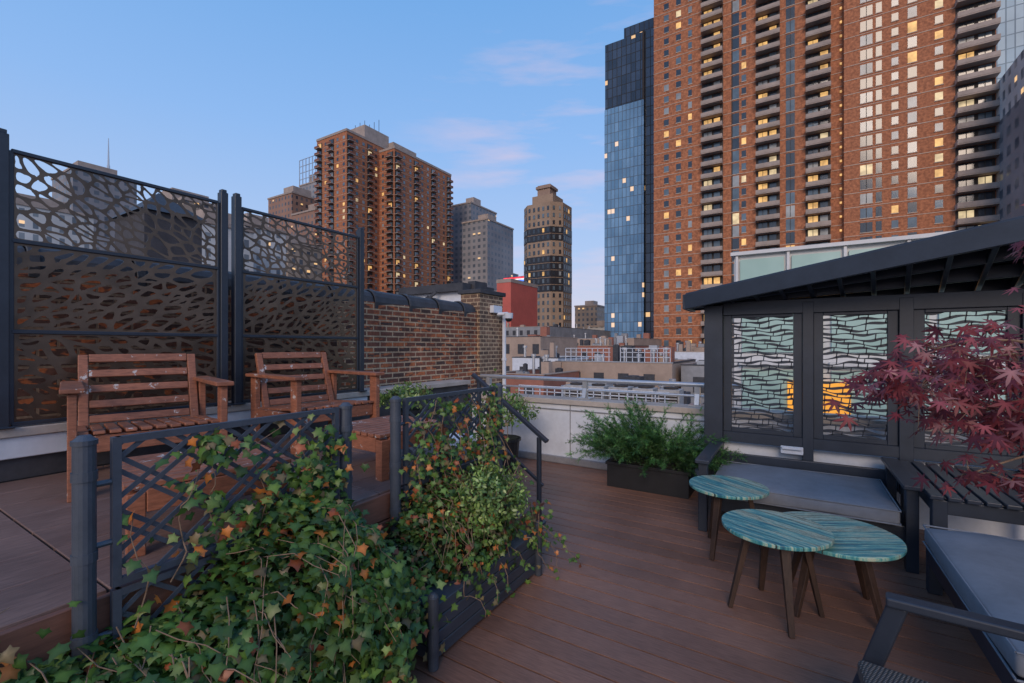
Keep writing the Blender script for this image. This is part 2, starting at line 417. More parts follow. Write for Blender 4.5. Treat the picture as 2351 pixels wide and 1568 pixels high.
def ottoman(cx,cy,yaw):
    mb=MB()
    for sx in(-1,1):
        for sy in(-1,1): mb.box(sx*.27-.03,sx*.27+.03,sy*.27-.03,sy*.27+.03,0,.25)
    for s in(-1,1):
        mb.box(s*.285-.015,s*.285+.015,-.238,.238,.17,.262); mb.box(-.238,.238,s*.285-.015,s*.285+.015,.17,.262)
    for i in range(9):
        x=-.27+i*.0675; mb.box(x-.026,x+.026,-.31,.31,.265,.288)
    o=mb.build('wooden_ottoman',M_wood,bevel=.004,seg=2); o.location=(cx,cy,ZU); o.rotation_euler=(0,0,yaw)
chair(-3.54,1.26,R(-14)); chair(-3.45,2.42,R(-5))
ottoman(-2.42,1.08,R(-14)); ottoman(-2.42,2.27,R(-4))

# ------------------------------------------------------------ lattice railing
def clipseg(p,d,y0,y1,z0,z1):
    t0,t1=-9,9
    for a,da,lo,hi in((p[0],d[0],y0,y1),(p[1],d[1],z0,z1)):
        ta,tb=(lo-a)/da,(hi-a)/da
        if ta>tb:ta,tb=tb,ta
        t0=max(t0,ta);t1=min(t1,tb)
    return (t0,t1) if t1>t0+.02 else None
XR=-1.93
par=empty('lattice_railing')
mb=MB()
for y,zb in((.52,.0),(1.52,.0),(1.86,.0),(2.93,.0)):
    mb.cyl((XR,y,zb),(XR,y,1.235),.03,n=16); mb.cyl((XR,y,1.235),(XR,y,1.25),.034,n=16); mb.cyl((XR,y,1.25),(XR,y,1.265),.03,.016,n=16)
    for z in(1.12,.86,.6): mb.cyl((XR,y,z),(XR,y,z+.03),.0335,n=16)
for ya,yb in((.60,1.46),(1.94,2.86)):
    for za,zb in((.76,1.235),(.22,.725)):
        f=.012
        for z in(za,zb): mb.box(XR-.012,XR+.012,ya,yb,z-f,z+f)
        for y in(ya,yb): mb.box(XR-.0125,XR+.0125,y-f,y+f,za-f,zb+f)
        for sgn in(-1,1):
            cnt=0
            y=ya-1.2
            while y<yb+1.2:
                d=(math.cos(R(38)),sgn*math.sin(R(38)))
                c=clipseg((y,(za+zb)/2),d,ya,yb,za,zb)
                if c: mb.beam((XR+sgn*.003,y+d[0]*c[0],(za+zb)/2+d[1]*c[0]),(XR+sgn*.003,y+d[0]*c[1],(za+zb)/2+d[1]*c[1]),.005,.016,up=(0,-d[1],d[0]))
                cnt+=1; y+=.06 if cnt%2 else .17
    for yy,s in((ya,-1),(yb,1)):
        for z in(1.1,.9,.6): mb.cyl((XR,yy,z),(XR,yy+s*.07,z),.01,n=8)
mb.build('posts_and_lattice',M_slate,parent=par)
mb=MB()
P0=(-2.62,3.53,1.28);P1=(-1.82,3.53,.72)
mb.beam(P0,P1,.05,.03); mb.beam((-2.62,3.53,.86),(-1.86,3.53,.33),.025,.025)
mb.cyl((-1.9,3.53,.0),(-1.9,3.53,.75),.022,n=12); mb.cyl((-1.9,3.53,.001),(-1.9,3.53,.012),.06,n=16); mb.cyl((-2.55,3.53,ZU),(-2.55,3.53,1.22),.022,n=12)
mb.cyl((-1.9,3.53,.001),(-1.9,3.53,.04),.032,n=12)
mb.build('stair_handrail',M_navy,bevel=.003,seg=1)

# ------------------------------------------------------------ planters with ivy
def planter(name,x0,x1,y0,y1,h):
    mb=MB()
    n=4
    for k in range(n):
        a=.02+k*(h-.03)/n; b=a+(h-.03)/n-.006
        mb.box(x0+.012,x1-.012,y0+.012,y1-.012,a,b)
    mb.box(x0+.02,x1-.02,y0+.02,y1-.02,.015,h-.02,1)
    for x in(x0,x1):
        for y in(y0,y1):
            mb.cyl((x,y,0),(x,y,h+.05),.026,n=14); mb.cyl((x,y,h+.05),(x,y,h+.066),.026,.012,n=14)
    return mb.build(name,[M_plant,M_soil],bevel=.003,seg=1)
planter('long_planter_box',-1.86,-1.47,-.6,1.33,.29)
planter('long_planter_box',-1.86,-1.47,1.66,2.72,.30)
IVYP=[(.085,.17,.032),(.055,.12,.03),(.14,.24,.045),(.23,.30,.08),(.58,.19,.04),(.36,.10,.04),(.22,.16,.07)]
def lump(y,z,s=0): return .5*math.sin(5.1*y+s)+.3*math.sin(11.3*y+2.1*z*9+s)+.2*math.sin(19*y-7*z+s*2)
def mound(par,y0,y1,hr,xo,zb,n,seed,size=(.034,.058),wts=(5,4,3,1.2,.35,.25,.6)):
    r=np.random.default_rng(seed)
    P=[];NN=[]
    def surf(y,q,push=0.0):
        a=q*math.pi/2
        e=min(1,(y-y0)/.25,(y1-y)/.28); e=max(0.05,e)**.5
        h=hr(y); w=(xo+.06*lump(y,q,seed))*(.55+.45*e)
        rad=1+.14*lump(y*1.3,q*1.7,seed+1)
        return Vector((XR+(w+push)*math.sin(a)*rad, y, zb+(h-zb)*(.5+.5*e)*math.cos(a)*rad+push*math.cos(a)))
    for _ in range(n):
        y=r.uniform(y0,y1);q=r.uniform(-.02,1.12)
        push=-.10*r.random()**1.6+.02*r.random()
        if r.random()<.07: push+=.06*r.random()
        P.append(surf(y,q,push)); NN.append(Vector((math.sin(q*1.57),0,math.cos(q*1.57)+.15)))
    P=np.array(P)+r.normal(0,.012,(n,3)); NN=np.array(NN)+r.normal(0,.45,(n,3)); NN/=np.linalg.norm(NN,axis=1,keepdims=True)
    T=np.tile([.45,0,-.9],(n,1))+r.normal(0,.5,(n,3)); T-=NN*np.sum(T*NN,axis=1,keepdims=True)
    s=r.uniform(size[0],size[1],n); s*=np.where(r.random(n)<.35,.6,1)
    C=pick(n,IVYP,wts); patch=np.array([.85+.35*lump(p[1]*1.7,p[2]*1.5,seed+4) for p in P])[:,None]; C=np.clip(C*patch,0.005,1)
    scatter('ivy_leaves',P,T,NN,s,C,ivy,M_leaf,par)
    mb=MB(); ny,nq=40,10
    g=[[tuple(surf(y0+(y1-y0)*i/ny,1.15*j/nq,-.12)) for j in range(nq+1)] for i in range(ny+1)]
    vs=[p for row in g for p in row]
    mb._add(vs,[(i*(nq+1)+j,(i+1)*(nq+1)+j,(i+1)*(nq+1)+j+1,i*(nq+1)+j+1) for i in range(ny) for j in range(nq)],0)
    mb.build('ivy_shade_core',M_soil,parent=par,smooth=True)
    mb=MB()
    for k in range(int((y1-y0)*34)):
        y=r.uniform(y0+.1,y1-.1);q=r.uniform(0,.5);pts=[];dy=r.uniform(-.06,.06)
        for j in range(7):
            q2=q+j*.09; pts.append(tuple(surf(min(y1-.02,max(y0+.02,y+dy*j)),q2,.015+.02*math.sin(j+k))))
        mb.tube(pts,.0022,.0012,5)
    mb.build('ivy_stems',M_bark,parent=par)
def blobs(par,lst,size,pal,wts,tm=ivy,mat=None):
    P=[];
    for (x,y,z,rx,ry,rz,n) in lst:
        q=rng.normal(0,.5,(n,3))*np.array([rx,ry,rz]); P.append(q+np.array([x,y,z]))
    P=np.concatenate(P); n=len(P)
    NN=np.tile([.75,-.35,.5],(n,1))+rng.normal(0,.5,(n,3)); NN/=np.linalg.norm(NN,axis=1,keepdims=True)
    T=np.tile([.1,0,-.9],(n,1))+rng.normal(0,.5,(n,3)); T-=NN*np.sum(T*NN,axis=1,keepdims=True)
    scatter('ivy_leaves',P,T,NN,rng.uniform(size[0],size[1],n),pick(n,pal,wts),tm,mat or M_leaf,par)
def vines(par,lst,size=(.03,.05)):
    mb=MB();P=[]
    for k,(a,b,sag) in enumerate(lst):
        a=Vector(a);b=Vector(b);pts=[]
        m=max(6,int((b-a).length/.05))
        for j in range(m+1):
            t=j/m;p=a.lerp(b,t)+Vector((.02*math.sin(j*1.3+k),.025*math.sin(j*.9+k*2),.02*math.sin(j*1.7+k)-sag*4*t*(1-t))); pts.append(tuple(p))
            for _ in range(2):
                if random.random()<.7: P.append(p+Vector([random.gauss(0,.018) for _ in range(3)]))
        mb.tube(pts,.003,.0015,5)
    mb.build('vine_stems',M_bark,parent=par)
    P=np.array([tuple(p) for p in P]);n=len(P)
    NN=np.tile([.75,-.35,.5],(n,1))+rng.normal(0,.5,(n,3)); NN/=np.linalg.norm(NN,axis=1,keepdims=True)
    T=np.tile([.1,0,-.9],(n,1))+rng.normal(0,.5,(n,3)); T-=NN*np.sum(T*NN,axis=1,keepdims=True)
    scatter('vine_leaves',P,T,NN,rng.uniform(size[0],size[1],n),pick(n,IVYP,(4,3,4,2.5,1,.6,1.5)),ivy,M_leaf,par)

ivA=empty('ivy_plant')
def hA(y):
    if y<.45: return .57
    t=min(1,(y-.45)/.8); return .57+.25*t*t*(3-2*t)
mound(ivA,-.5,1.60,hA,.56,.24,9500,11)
blobs(ivA,[(XR+.03,1.32,.88,.08,.18,.26,270),(XR+.03,1.1,.82,.08,.22,.2,170),(XR+.02,.88,1.16,.05,.12,.07,40),(XR+.02,.9,.85,.05,.15,.14,40),
  (XR+.02,1.42,1.05,.06,.06,.2,40),(XR+.03,.3,.62,.06,.25,.12,50),(XR+.3,1.58,.32,.18,.12,.16,320),(XR+.12,.0,.66,.1,.3,.1,90)],(.03,.05),IVYP,(4,3,4,1.5,.9,.5,1))
vines(ivA,[((XR+.02,.75,.7),(XR+.02,.86,1.2),0),((XR+.02,.95,.75),(XR+.03,.84,1.18),0),((XR+.02,1.2,.8),(XR+.02,1.3,1.12),0),((XR+.02,1.4,.8),(XR+.02,1.25,1.2),0),
  ((XR+.02,.85,1.19),(XR+.02,1.15,1.17),.03),((XR+.1,1.3,.8),(XR+.3,1.75,.42),.1),((XR,.25,.6),(XR-.1,-.1,.86),0),((XR+.1,.15,.6),(XR-.05,.35,.8),0),((XR+.2,1.5,.5),(XR+.45,1.75,.06),0),((XR+.05,.65,.6),(XR+.03,.66,.95),0),((XR+.1,.1,.6),(XR,-.1,.74),0),
  ((XR-.02,.35,.6),(XR-.1,.05,.78),0),((XR+.02,1.1,.8),(XR+.02,1.05,1.1),0),((XR+.2,1.55,.35),(XR+.1,1.8,.5),0)])
ivB=empty('ivy_plant')
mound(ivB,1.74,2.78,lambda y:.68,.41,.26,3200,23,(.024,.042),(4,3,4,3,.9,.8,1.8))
blobs(ivB,[(XR+.03,2.12,.85,.08,.2,.28,230),(XR+.04,2.72,.85,.1,.2,.34,270),(XR+.03,2.3,1.16,.06,.2,.05,50),(XR+.02,2.84,1.08,.06,.08,.22,70),
  (XR+.12,2.0,.55,.12,.2,.3,260),(XR+.42,2.72,.28,.08,.14,.2,150),(XR+.03,2.4,.85,.06,.3,.16,170)],(.024,.042),IVYP,(4,3,4,2.5,1.5,1,2))
vines(ivB,[((XR+.05,2.0+.11*k,1.18+random.uniform(-.1,.03)),(XR+.12+.02*k,1.95+.12*k,.45),0) for k in range(8)]+
  [((XR+.45,1.9+.17*k,.32),(XR+.50+random.uniform(0,.06),1.95+.18*k,random.uniform(.0,.16)),0) for k in range(5)]+[((XR+.4,2.6,.5),(XR+.70,2.95,.03),.0),((XR+.45,2.7,.4),(XR+.62,2.75,.03),0),((XR+.05,2.8,1.15),(XR+.2,2.95,.55),.0)],size=(.025,.04))
def shrub(name,c,r,n,pal,wts,size,tm=oval,stems=True,par=None,dens=.35):
    p=par or empty(name)
    u=rng.normal(0,1,(n,3)); u/=np.linalg.norm(u,axis=1,keepdims=True); u[:,2]=np.abs(u[:,2])*.95-.12*rng.random(n)
    rad=(1-dens*rng.random(n)**1.6)
    lumpf=1+.16*np.sin(u[:,0]*7+c[1])*np.sin(u[:,1]*6+1)+.1*np.sin(u[:,2]*11+u[:,0]*5)
    P=np.array(c)+u*rad[:,None]*lumpf[:,None]*np.array(r)
    NN=u+rng.normal(0,.5,(n,3)); NN/=np.linalg.norm(NN,axis=1,keepdims=True)
    T=u*.6+np.array([0,0,.2])+rng.normal(0,.6,(n,3)); T-=NN*np.sum(T*NN,axis=1,keepdims=True)
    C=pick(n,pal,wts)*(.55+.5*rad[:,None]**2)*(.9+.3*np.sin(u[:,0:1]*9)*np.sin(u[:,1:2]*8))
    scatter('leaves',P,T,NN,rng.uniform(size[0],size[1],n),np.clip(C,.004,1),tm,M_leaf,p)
    if stems:
        mb=MB()
        for k in range(16):
            a=k*.8; e=Vector((math.cos(a)*r[0]*.8,math.sin(a)*r[1]*.8,r[2]*random.uniform(.5,.9)))
            b=Vector(c)-Vector((0,0,r[2]*.3)); mb.tube([tuple(b),tuple(b+e*.5+Vector((0,0,.04))),tuple(Vector(c)+e)],.005,.002,5)
        mb.build('stems',M_bark,parent=p)
    return p
LG=[(.18,.29,.07),(.27,.38,.10),(.09,.17,.04),(.42,.50,.20)]
shrub('variegated_shrub',(-1.62,2.34,.52),(.23,.31,.31),2500,LG,(3,3,2,1.2),(.022,.038))

def pot(name,x,y,z0,r,h,c,rad,n,pal,wts):
    p=empty(name); mb=MB(); mb.cyl((x,y,z0),(x,y,z0+h),r*.78,r,20); mb.cyl((x,y,z0+h-.03),(x,y,z0+h),r*1.06,n=20); mb.cyl((x,y,z0+h),(x,y,z0+h+.004),r*.92,n=20,mi=1)
    mb.build('pot',[M_black,M_soil],parent=p)
    shrub('',c,rad,n,pal,wts,(.03,.055),oval,True,p)
pot('potted_shrub',-3.05,4.75,0,.2,.42,(-3.05,4.75,.66),(.42,.42,.36),1500,LG,(3,2,3,.5))
pot('potted_shrub',-3.3,3.35,ZU,.14,.2,(-3.3,3.35,.98),(.28,.3,.2),900,LG,(2,3,2,1))
p=empty('juniper_planter')
mb=MB(); mb.box(-1.76,-.9,4.86,5.22,.0,.24); 
mb.box(-1.775,-.885,4.845,5.235,.243,.275); mb.box(-1.72,-.94,4.9,5.18,.276,.28,1); mb.build('planter_box',[M_black,M_soil],bevel=.005,parent=p)
P=[];T=[];CC=[]
for k in range(230):
    b=Vector((random.uniform(-1.68,-.97),random.uniform(4.92,5.15),.27))
    side=(b.x+1.33)/.35
    d=Vector((side*.9+random.gauss(0,.5),random.gauss(-.18,.42),random.uniform(.35,1.2))).normalized(); ln=random.uniform(.3,.70)
    pt=b.copy(); tone=random.uniform(.5,1.35)
    for j in range(15):
        pt=pt+d*ln/15; d=(d+Vector((0,0,-.018*j*.5+.01))).normalized()
        if j<2: continue
        for _ in range(3):
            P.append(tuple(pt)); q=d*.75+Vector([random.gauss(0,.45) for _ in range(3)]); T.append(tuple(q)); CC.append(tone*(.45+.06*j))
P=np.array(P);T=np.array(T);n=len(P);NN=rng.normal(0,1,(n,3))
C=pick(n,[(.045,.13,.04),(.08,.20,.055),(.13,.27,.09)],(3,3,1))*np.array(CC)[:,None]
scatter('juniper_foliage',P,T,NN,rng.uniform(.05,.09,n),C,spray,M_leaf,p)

# ------------------------------------------------------------ pergola
par=empty('pergola')
mb=MB(); YP=5.05
posts=[(-.75,-.62),(.075,.16),(.765,.86),(1.49,1.62)]
mb.box(-.77,-.60,YP-.08,YP+.08,0,1.96)
for a,b in posts[1:]: mb.box(a,b,YP-.05,YP+.05,.3,1.96)
mb.box(-.598,3.2,YP-.046,YP+.046,1.86,1.99); mb.box(-.598,3.2,YP-.043,YP+.043,.60,.70)
mb.box(3.1,3.25,YP-.08,YP+.08,0,2.1)
for xa,xb in((-.598,.075),(.16,.765),(.86,1.49),(1.62,2.3)):
    for x0,x1 in((xa,xa+.075),(xb-.075,xb)): mb.box(x0+.001,x1-.001,YP-.02,YP+.02,.70,1.86)
    mb.box(xa+.075,xb-.075,YP-.021,YP+.021,.70,.74); mb.box(xa+.075,xb-.075,YP-.021,YP+.021,1.83,1.86)
mb.build('posts_and_rails',M_navy,bevel=.003,seg=1,parent=par)
mb=MB(); rr=random.Random(5)
for xa,xb in((-.523,0),(.235,.69),(.935,1.415),(1.695,2.225)):
    rows=25; H=1.09
    ph=[rr.uniform(0,6) for _ in range(6)]
    def zz(i,x): 
        return .742+H*i/rows+.010*math.sin(x*11+ph[0]+i*.45)+.007*math.sin(x*27+ph[1]+i*1.1)+.006*math.sin(x*9+i*2.3+ph[2])
    for i in range(rows+1):
        m=28; g0=rr.uniform(xa,xb)
        for j in range(m):
            x0=xa+(xb-xa)*j/m;x1=xa+(xb-xa)*(j+1)/m
            tt=lambda x:.0085+.0045*math.sin(x*23+i*1.9)
            za,zc=zz(i,x0),zz(i,x1)
            mb._add([(x0,YP,za-tt(x0)),(x1,YP,zc-tt(x1)),(x1,YP,zc+tt(x1)),(x0,YP,za+tt(x0))],[(0,1,2,3)],0)
        if i<rows:
            x=xa+rr.uniform(.0,.12)
            while x<xb:
                mb._add([(x,YP,zz(i,x)),(x+.009,YP,zz(i,x)),(x+.014,YP,zz(i+1,x)),(x+.005,YP,zz(i+1,x))],[(0,1,2,3)],0); x+=rr.uniform(.05,.17)
mb.build('wave_cut_screens',M_navy,solid=.004,parent=par)
mb=MB()
A0=Vector((-.93,5.28,2.0));A1=Vector((-.93,4.86,2.0));B1=Vector((3.0,3.55,2.52));B0=Vector((3.3,5.3,2.06))
def fasc(p,q,h=.13,w=.05):
    mb.beam(p,q,w,h,0)
fasc(A1,B1,.15); fasc(A0,A1+Vector((0,-.02,0)),.15); fasc(A0,B0,.12); fasc(B0,B1,.14)
for k in range(1,19):
    t=k/19; p=A0.lerp(B0,t)+Vector((0,-.03,-.01)); q=A1.lerp(B1,t)+Vector((0,.03,-.01))
    mb.beam(p,q,.035,.09,0)
for t in(.33,.66): mb.beam(A0.lerp(A1,t)+Vector((0,0,.002)),B0.lerp(B1,t)+Vector((0,0,.002)),.05,.10,0)
up=Vector((0,0,.06)); n_=.03
vs=[tuple(v+up) for v in(A0,A1,B1,B0)]+[tuple(v+up+Vector((0,0,n_))) for v in(A0,A1,B1,B0)]
mb._add(vs,[(0,1,2,3),(7,6,5,4),(0,4,5,1),(1,5,6,2),(2,6,7,3),(3,7,4,0)],0)
mb.build('louvered_roof',M_navy,bevel=.004,seg=1,parent=par)
mb=MB(); mb.box(-.1,.08,YP-.075,YP-.055,.545,.615); mb.box(-.09,.07,YP-.1,YP-.076,.59,.612); mb.build('wall_light_fixture',M_white,bevel=.004)
mb=MB(); mb.box(-.6,3.2,5.1,5.2,0,.58); mb.build('bench_back_wall',M_white)

# ------------------------------------------------------------ sofas
def cushion(par,x0,x1,y0,y1,z0,z1,nm='seat_cushion'):
    mb=MB(); nx,ny=14,10
    cx,cy=(x0+x1)/2,(y0+y1)/2
    def zt(u,v): return (1-abs(u)**6)*(1-abs(v)**6)
    vs=[];fs=[]
    for top in(0,1):
        for i in range(nx+1):
            for j in range(ny+1):
                u=2*i/nx-1;v=2*j/ny-1;k=zt(u,v)
                sx=(x1-x0)/2*(1-.012*(v*v));sy=(y1-y0)/2*(1-.012*(u*u))
                zm=(z0+z1)/2;hh=(z1-z0)/2
                zc=zm+(hh*(.62+.38*k)+.006*math.sin(5*u+3*v))*(1 if top else -1)
                vs.append((cx+u*sx,cy+v*sy,zc))
    W=ny+1;O=(nx+1)*W
    for i in range(nx):
        for j in range(ny):
            a=i*W+j; fs.append((O+a,O+a+W,O+a+W+1,O+a+1)); fs.append((a,a+1,a+W+1,a+W))
    bd=[(i,0) for i in range(nx)]+[(nx,j) for j in range(ny)]+[(i,ny) for i in range(nx,0,-1)]+[(0,j) for j in range(ny,0,-1)]
    for k in range(len(bd)):
        a=bd[k][0]*W+bd[k][1];b=bd[(k+1)%len(bd)]; b=b[0]*W+b[1]; fs.append((a,b,O+b,O+a))
    mb._add(vs,fs,0)
    mb.build(nm,M_cush,parent=par,bevel=.018,seg=3,smooth=True)
    mb=MB()
    for z in(z0+.18*(z1-z0),z1-.18*(z1-z0)):
        q=[(x0+.004,y0+.004,z),(x1-.004,y0+.004,z),(x1-.004,y1-.004,z),(x0+.004,y1-.004,z),(x0+.004,y0+.004,z)]; mb.tube(q,.005,n=6)
    mb.build(nm+'_piping',M_cush,parent=par)
s1=empty('outdoor_sofa')
mb=MB()
mb.box(-.66,.72,4.12,4.16,.18,.30); mb.box(-.62,.72,4.16,4.95,.24,.30); mb.box(-.66,.72,4.95,4.99,.3,.50)
for x in(-.68,.66):
    mb.box(x,x+.07,4.08,4.15,0,.57); mb.box(x,x+.07,4.88,4.95,0,.57); mb.box(x-.02,x+.09,4.04,4.98,.573,.605); mb.box(x+.01,x+.05,4.15,4.88,.2,.28)
mb.build('frame',M_navy,bevel=.006,parent=s1)
cushion(s1,-.58,.63,4.02,4.90,.305,.45)
s2=empty('outdoor_sofa')
mb=MB()
mb.box(.72,.76,2.42,3.80,.18,.29); mb.box(.76,1.5,2.42,3.8,.23,.29); mb.box(1.5,1.56,2.38,3.85,.2,.8)
for y in(2.36,3.80): mb.box(.72,.79,y,y+.06,0,.29)
mb.build('frame',M_navy,bevel=.006,parent=s2)
cushion(s2,.69,1.48,2.38,3.78,.30,.46)
mb=MB()
for x in(.76,1.50):
    for y in(3.9,4.85): mb.box(x,x+.075,y,y+.075,0,.57)
mb.box(.77,1.565,3.91,3.95,.48,.57); mb.box(.77,1.565,4.87,4.91,.48,.57); mb.box(.765,.80,3.98,4.85,.48,.57); mb.box(1.53,1.565,3.98,4.85,.48,.57)
for i in range(10):
    x=.745+i*.0865; mb.box(x,x+.068,3.88,4.94,.573,.60)
mb.build('slatted_side_table',M_navy,bevel=.005)

ch=empty('wicker_armchair')
mw,nt,b=newmat('wicker'); wv=N(nt,'ShaderNodeTexWave'); L(nt,objco(nt,(1,1,1),(0,0,R(20))),wv.inputs[0]); wv.inputs['Scale'].default_value=28; wv.inputs['Distortion'].default_value=1
wv2=N(nt,'ShaderNodeTexWave'); L(nt,objco(nt,(1,1,1),(0,0,R(110))),wv2.inputs[0]); wv2.inputs['Scale'].default_value=28
pr=math_(nt,'MULTIPLY',wv.outputs['Fac'],wv2.outputs['Fac']); L(nt,ramp(nt,pr,[(0,(.03,.026,.025)),(.6,(.20,.17,.15))]),b.inputs['Base Color']); b.inputs['Roughness'].default_value=.5; bump(nt,b,pr,.8,.006)
mb=MB(); mb.prism([(.20,2.11),(.24,1.5),(.85,1.42),(.85,2.05)],.33,.40); mb.build('woven_seat',mw,bevel=.02,seg=3,parent=ch)
mb=MB()
mb.beam((.29,2.15,.62),(1.0,2.06,.64),.06,.035); mb.beam((.33,2.16,.61),(.16,2.22,0),.045,.06); mb.beam((.95,2.06,.63),(1.05,2.06,0),.045,.05)
mb.beam((.27,1.42,.62),(1.0,1.36,.64),.06,.035); mb.beam((.31,1.42,.61),(.22,1.40,0),.045,.06); mb.beam((.95,1.36,.63),(1.05,1.36,0),.045,.05)
mb.beam((.88,1.4,.3),(.88,2.08,.3),.05,.06); mb.beam((.88,2.04,.3),(1.1,2.04,.9),.05,.03); mb.beam((.88,1.42,.3),(1.1,1.42,.9),.05,.03); mb.beam((1.1,1.4,.9),(1.1,2.06,.9),.05,.04)
mb.build('frame',M_navy,bevel=.008,seg=3,parent=ch)

# ------------------------------------------------------------ round tables
def rtable(x,y,r,h,rot,legs,lrot,prot):
    p=empty('round_side_table'); p.location=(x,y,0)
    mb=MB(); n=64
    out=[(r*(1+.006*math.sin(5*t))*math.cos(t),r*(1+.006*math.sin(3*t))*math.sin(t)) for t in[2*math.pi*i/n for i in range(n)]]
    mb.prism(out,h-.024,h); mb.build('plank_top',paintedtop(prot),bevel=.006,seg=3,parent=p)
    mb=MB()
    for k in range(legs):
        a=lrot+2*math.pi*k/legs
        t=Vector((math.cos(a)*r*.5,math.sin(a)*r*.5,h-.026)); bt=Vector((math.cos(a)*r*.86,math.sin(a)*r*.86,0))
        dd=(bt-t).normalized(); s=Vector((-math.sin(a),math.cos(a),0)); o=s.cross(dd)
        vs=[]
        for pt,w,th in((t,.026,.017),(bt,.014,.012)):
            for i,j in((-1,-1),(1,-1),(1,1),(-1,1)): vs.append(tuple(pt+s*w*i+o*th*j))
        mb._add(vs,[(3,2,1,0),(4,5,6,7),(0,1,5,4),(1,2,6,5),(2,3,7,6),(3,0,4,7)],0)
    mb.beam((-r*.5,0,h-.045),(r*.5,0,h-.045),.04,.035); mb.beam((0,-r*.5,h-.047),(0,r*.5,h-.047),.04,.035)
    mb.build('legs',M_leg,bevel=.003,parent=p)
rtable(-.42,3.79,.275,.50,0,3,R(250),R(35))
rtable(-.09,3.07,.285,.50,0,4,R(20),R(25))
rtable(.2,3.30,.335,.45,0,4,R(50),R(-30))

# ------------------------------------------------------------ japanese maple
p=empty('japanese_maple_tree')
mb=MB()
def bez(a,b,c,n=9):
    a,b,c=map(Vector,(a,b,c)); return [tuple(a*(1-t)**2+b*2*t*(1-t)+c*t*t) for t in[i/n for i in range(n+1)]]
mb.cyl((1.9,2.95,0),(1.9,2.95,.45),.2,.26,24,1)
mb.tube(bez((1.9,2.95,.4),(1.75,2.95,.9),(1.35,2.9,1.25)),.03,.018,8)
tips=[((.45,2.5,1.38),85,.11),((.32,2.45,1.42),30,.07),((.62,2.6,1.48),90,.12),((.65,2.62,1.28),90,.12),((.82,2.75,1.42),120,.14),((.8,2.72,1.2),80,.10),((.95,2.8,1.62),60,.12),
 ((.85,2.75,.98),45,.08),((.62,2.6,1.02),16,.06),((1.0,2.85,2.02),40,.09),((1.05,2.85,1.3),110,.14),((.5,2.52,1.54),18,.07),((.95,2.8,1.85),14,.07)]
P=[];T=[];NN=[]
for (c,n,s) in tips:
    mb.tube(bez((1.35,2.9,1.25),((c[0]+1.35)/2,2.85,c[2]+.15),c),.009,.003,6)
    cc=Vector(c)
    for k in range(n):
        q=cc+Vector((random.gauss(0,s),random.gauss(0,s),random.gauss(0,s*.5)))
        P.append(tuple(q)); T.append((-.5+random.gauss(0,.5),-.3+random.gauss(0,.4),-.8+random.gauss(0,.35))); NN.append((-.3+random.gauss(0,.45),-.5+random.gauss(0,.4),.75+random.gauss(0,.3)))
        if k%5==0: mb.tube([tuple(cc),tuple(cc.lerp(q,.5)+Vector((0,0,.02))),tuple(q)],.002,.001,4)
mb.build('trunk_and_branches',[M_bark,M_black],parent=p)
P=np.array(P);T=np.array(T);NN=np.array(NN)
scatter('maple_leaves',P,T,NN,rng.uniform(.038,.066,len(P)),pick(len(P),[(.22,.04,.05),(.33,.08,.09),(.13,.028,.04),(.42,.19,.19)],(3,3,2,1)),maple,M_redleaf,p)

# ============================================================ CITY
G=-16
M_tb=brickmat('tower_brick',(.46,.18,.085),(.38,.145,.07),(.38,.17,.10),.6,.2,.02,.9,.1)
M_tb2=brickmat('tower_brick_dark',(.27,.095,.055),(.23,.08,.048),(.24,.11,.08),.6,.2,.02,.9,.1)
M_wd=glass('window_dark',(.04,.05,.065)); M_wp=glass('window_pale',(.33,.36,.37),.3); M_wm=glass('window_blue',(.14,.19,.23),.1)
M_wl=emis('window_lit',(1,.58,.2),.85); M_wl2=emis('window_lit_pale',(1,.78,.45),.7)
M_conc=simple('balcony_concrete',(.36,.29,.25),.85,0,.2,.5,.1); M_dark=simple('dark_reveal',(.045,.036,.032),.8)
M_bandm=simple('pale_band',(.5,.38,.3),.8,0,.15,.5,0)
TW=[M_tb,M_wd,M_wp,M_wm,M_wl,M_wl2,M_conc,M_dark,M_bandm,M_tb2]
def wtype(lit=.10):
    r=random.random()
    if r<lit*.7:return 4
    if r<lit:return 5
    return random.choice([1,1,1,2,3,3])
mb=MB(); Yt=113; ZT=128; fh=2.8
mb.box(-29,8.6,Yt,Yt+30,G,ZT,0); mb.box(8.6,30,Yt-1.6,Yt+30,G,ZT,0)
nf=int((ZT-G)/fh)
